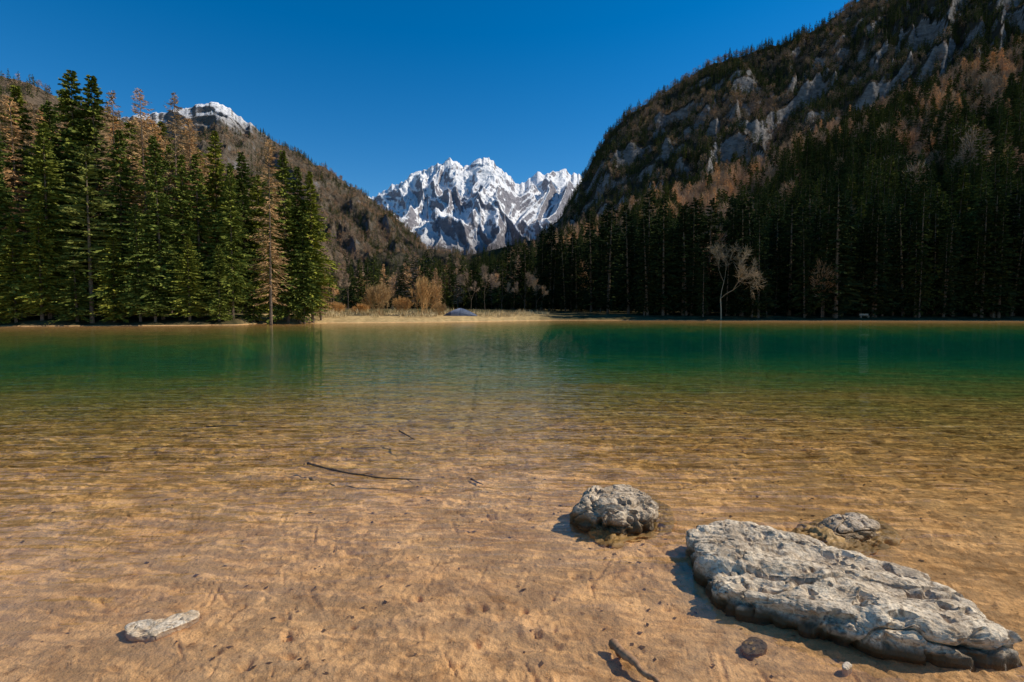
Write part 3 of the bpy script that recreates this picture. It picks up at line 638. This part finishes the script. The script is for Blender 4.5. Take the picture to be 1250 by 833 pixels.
red=cloth('red_jacket',(0.55,0.04,0.03)); dark=cloth('dark_cloth',(0.03,0.035,0.05)); blue=cloth('blue_jacket',(0.06,0.12,0.25))
person('seated_person',sit,E,Rs,343,77.5,0.3,red,dark,True)
person('seated_person',sit,E,Rs,352,78,-0.4,red,dark,True)
person('standing_person',stand,E,Rs,391,83,0.5,dark,dark)
person('standing_person',stand,E,Rs,381,82.5,-0.6,blue,dark)
M_tent=simple_mat('tent_fabric',(0.05,0.065,0.10),(0.09,0.11,0.16),3,0.6,0.01); M_tent2=simple_mat('tent_fabric_light',(0.20,0.22,0.28),(0.27,0.29,0.34),3,0.6,0.01)
nu_,nv_=25,13; uu_=np.linspace(-1,1,nu_); vv_=np.linspace(0,math.pi,nv_)
U_,V_=np.meshgrid(uu_,vv_,indexing='ij')
prof=(1-np.abs(U_)**1.3)**0.9
Vt=np.stack([U_*3.4,np.cos(V_)*(0.3+prof*1.6),np.maximum(np.sin(V_),0)**0.8*prof*1.5-0.05],-1).reshape(-1,3)
ft=gridfaces(nu_,nv_)[:,::-1]; mi=((np.arange(len(ft))//(nv_-1))//6==1).astype(int)
xt=(562-CX)/F*99
add('camping_tent',raw_mesh('camping_tent',Vt,ft,[M_tent,M_tent2],mi,False),loc=(xt,99,float(ground_z(np.array([xt]),np.array([99.0]),False)[0])))
M_plank=simple_mat('bench_planks',(0.35,0.28,0.2),(0.5,0.42,0.32),9); b=B()
def box(b,c,s):
    c=np.array(c);s=np.array(s)/2; q=np.array([[x,y,z] for x in(-1,1) for y in(-1,1) for z in(-1,1)])*s+c
    b.put(q,np.array([[0,1,3,2],[4,6,7,5],[0,4,5,1],[2,3,7,6],[0,2,6,4],[1,5,7,3]]))
for k in range(3): box(b,(0,-0.16+k*0.15,0.45),(2.0,0.13,0.04))
for k in range(2): box(b,(0,0.27,0.66+k*0.17),(2.0,0.03,0.13))
for sx in(-.8,.8): box(b,(sx,-0.15,0.21),(.07,.07,.42)); box(b,(sx,0.22,0.42),(.07,.06,.86))
xb=(1055-CX)/F*110.5
add('park_bench',b.mesh('park_bench',[M_plank]),loc=(xb,110.5,float(ground_z(np.array([xb]),np.array([110.5]),False)[0])-0.03))

# ---------------------------------------------------------------- light, sky, camera
AZ,EL=82.0,43.0
w=bpy.data.worlds.new('World'); scene.world=w; w.use_nodes=True; nt=w.node_tree; nt.nodes.clear(); n=N(nt)
sky=n.n('TexSky'); sky.sky_type='NISHITA'; sky.sun_disc=False; sky.sun_elevation=math.radians(EL); sky.sun_rotation=math.radians(AZ)
sky.air_density=1.0; sky.dust_density=0.1; sky.ozone_density=1.8; sky.altitude=900
bg=n.n('Background'); bg.inputs['Strength'].default_value=0.125
hs=n.n('HueSaturation'); hs.inputs['Saturation'].default_value=1.48; n.l(sky.outputs[0],hs.inputs['Color']); n.l(hs.outputs[0],bg.inputs[0])
wo=n.n('OutputWorld'); n.l(bg.outputs[0],wo.inputs[0])
sd=bpy.data.lights.new('sun','SUN'); sd.energy=5.0; sd.angle=math.radians(0.5); sd.color=(1.0,0.92,0.78)
so=bpy.data.objects.new('sun',sd); scene.collection.objects.link(so)
az,el=math.radians(AZ),math.radians(EL); dv=Vector((math.sin(az)*math.cos(el),math.cos(az)*math.cos(el),math.sin(el)))
so.rotation_euler=dv.to_track_quat('Z','Y').to_euler(); so.location=(20,0,40)
cam=bpy.data.cameras.new('camera'); cam.lens=18; cam.sensor_width=36; cam.clip_end=30000; cam.clip_start=0.05
co=bpy.data.objects.new('camera',cam); scene.collection.objects.link(co); co.location=(0,0,H); co.rotation_euler=(math.pi/2-PITCH,0,0)
scene.camera=co
scene.view_settings.view_transform='Standard'; scene.view_settings.look='None'; scene.view_settings.exposure=0
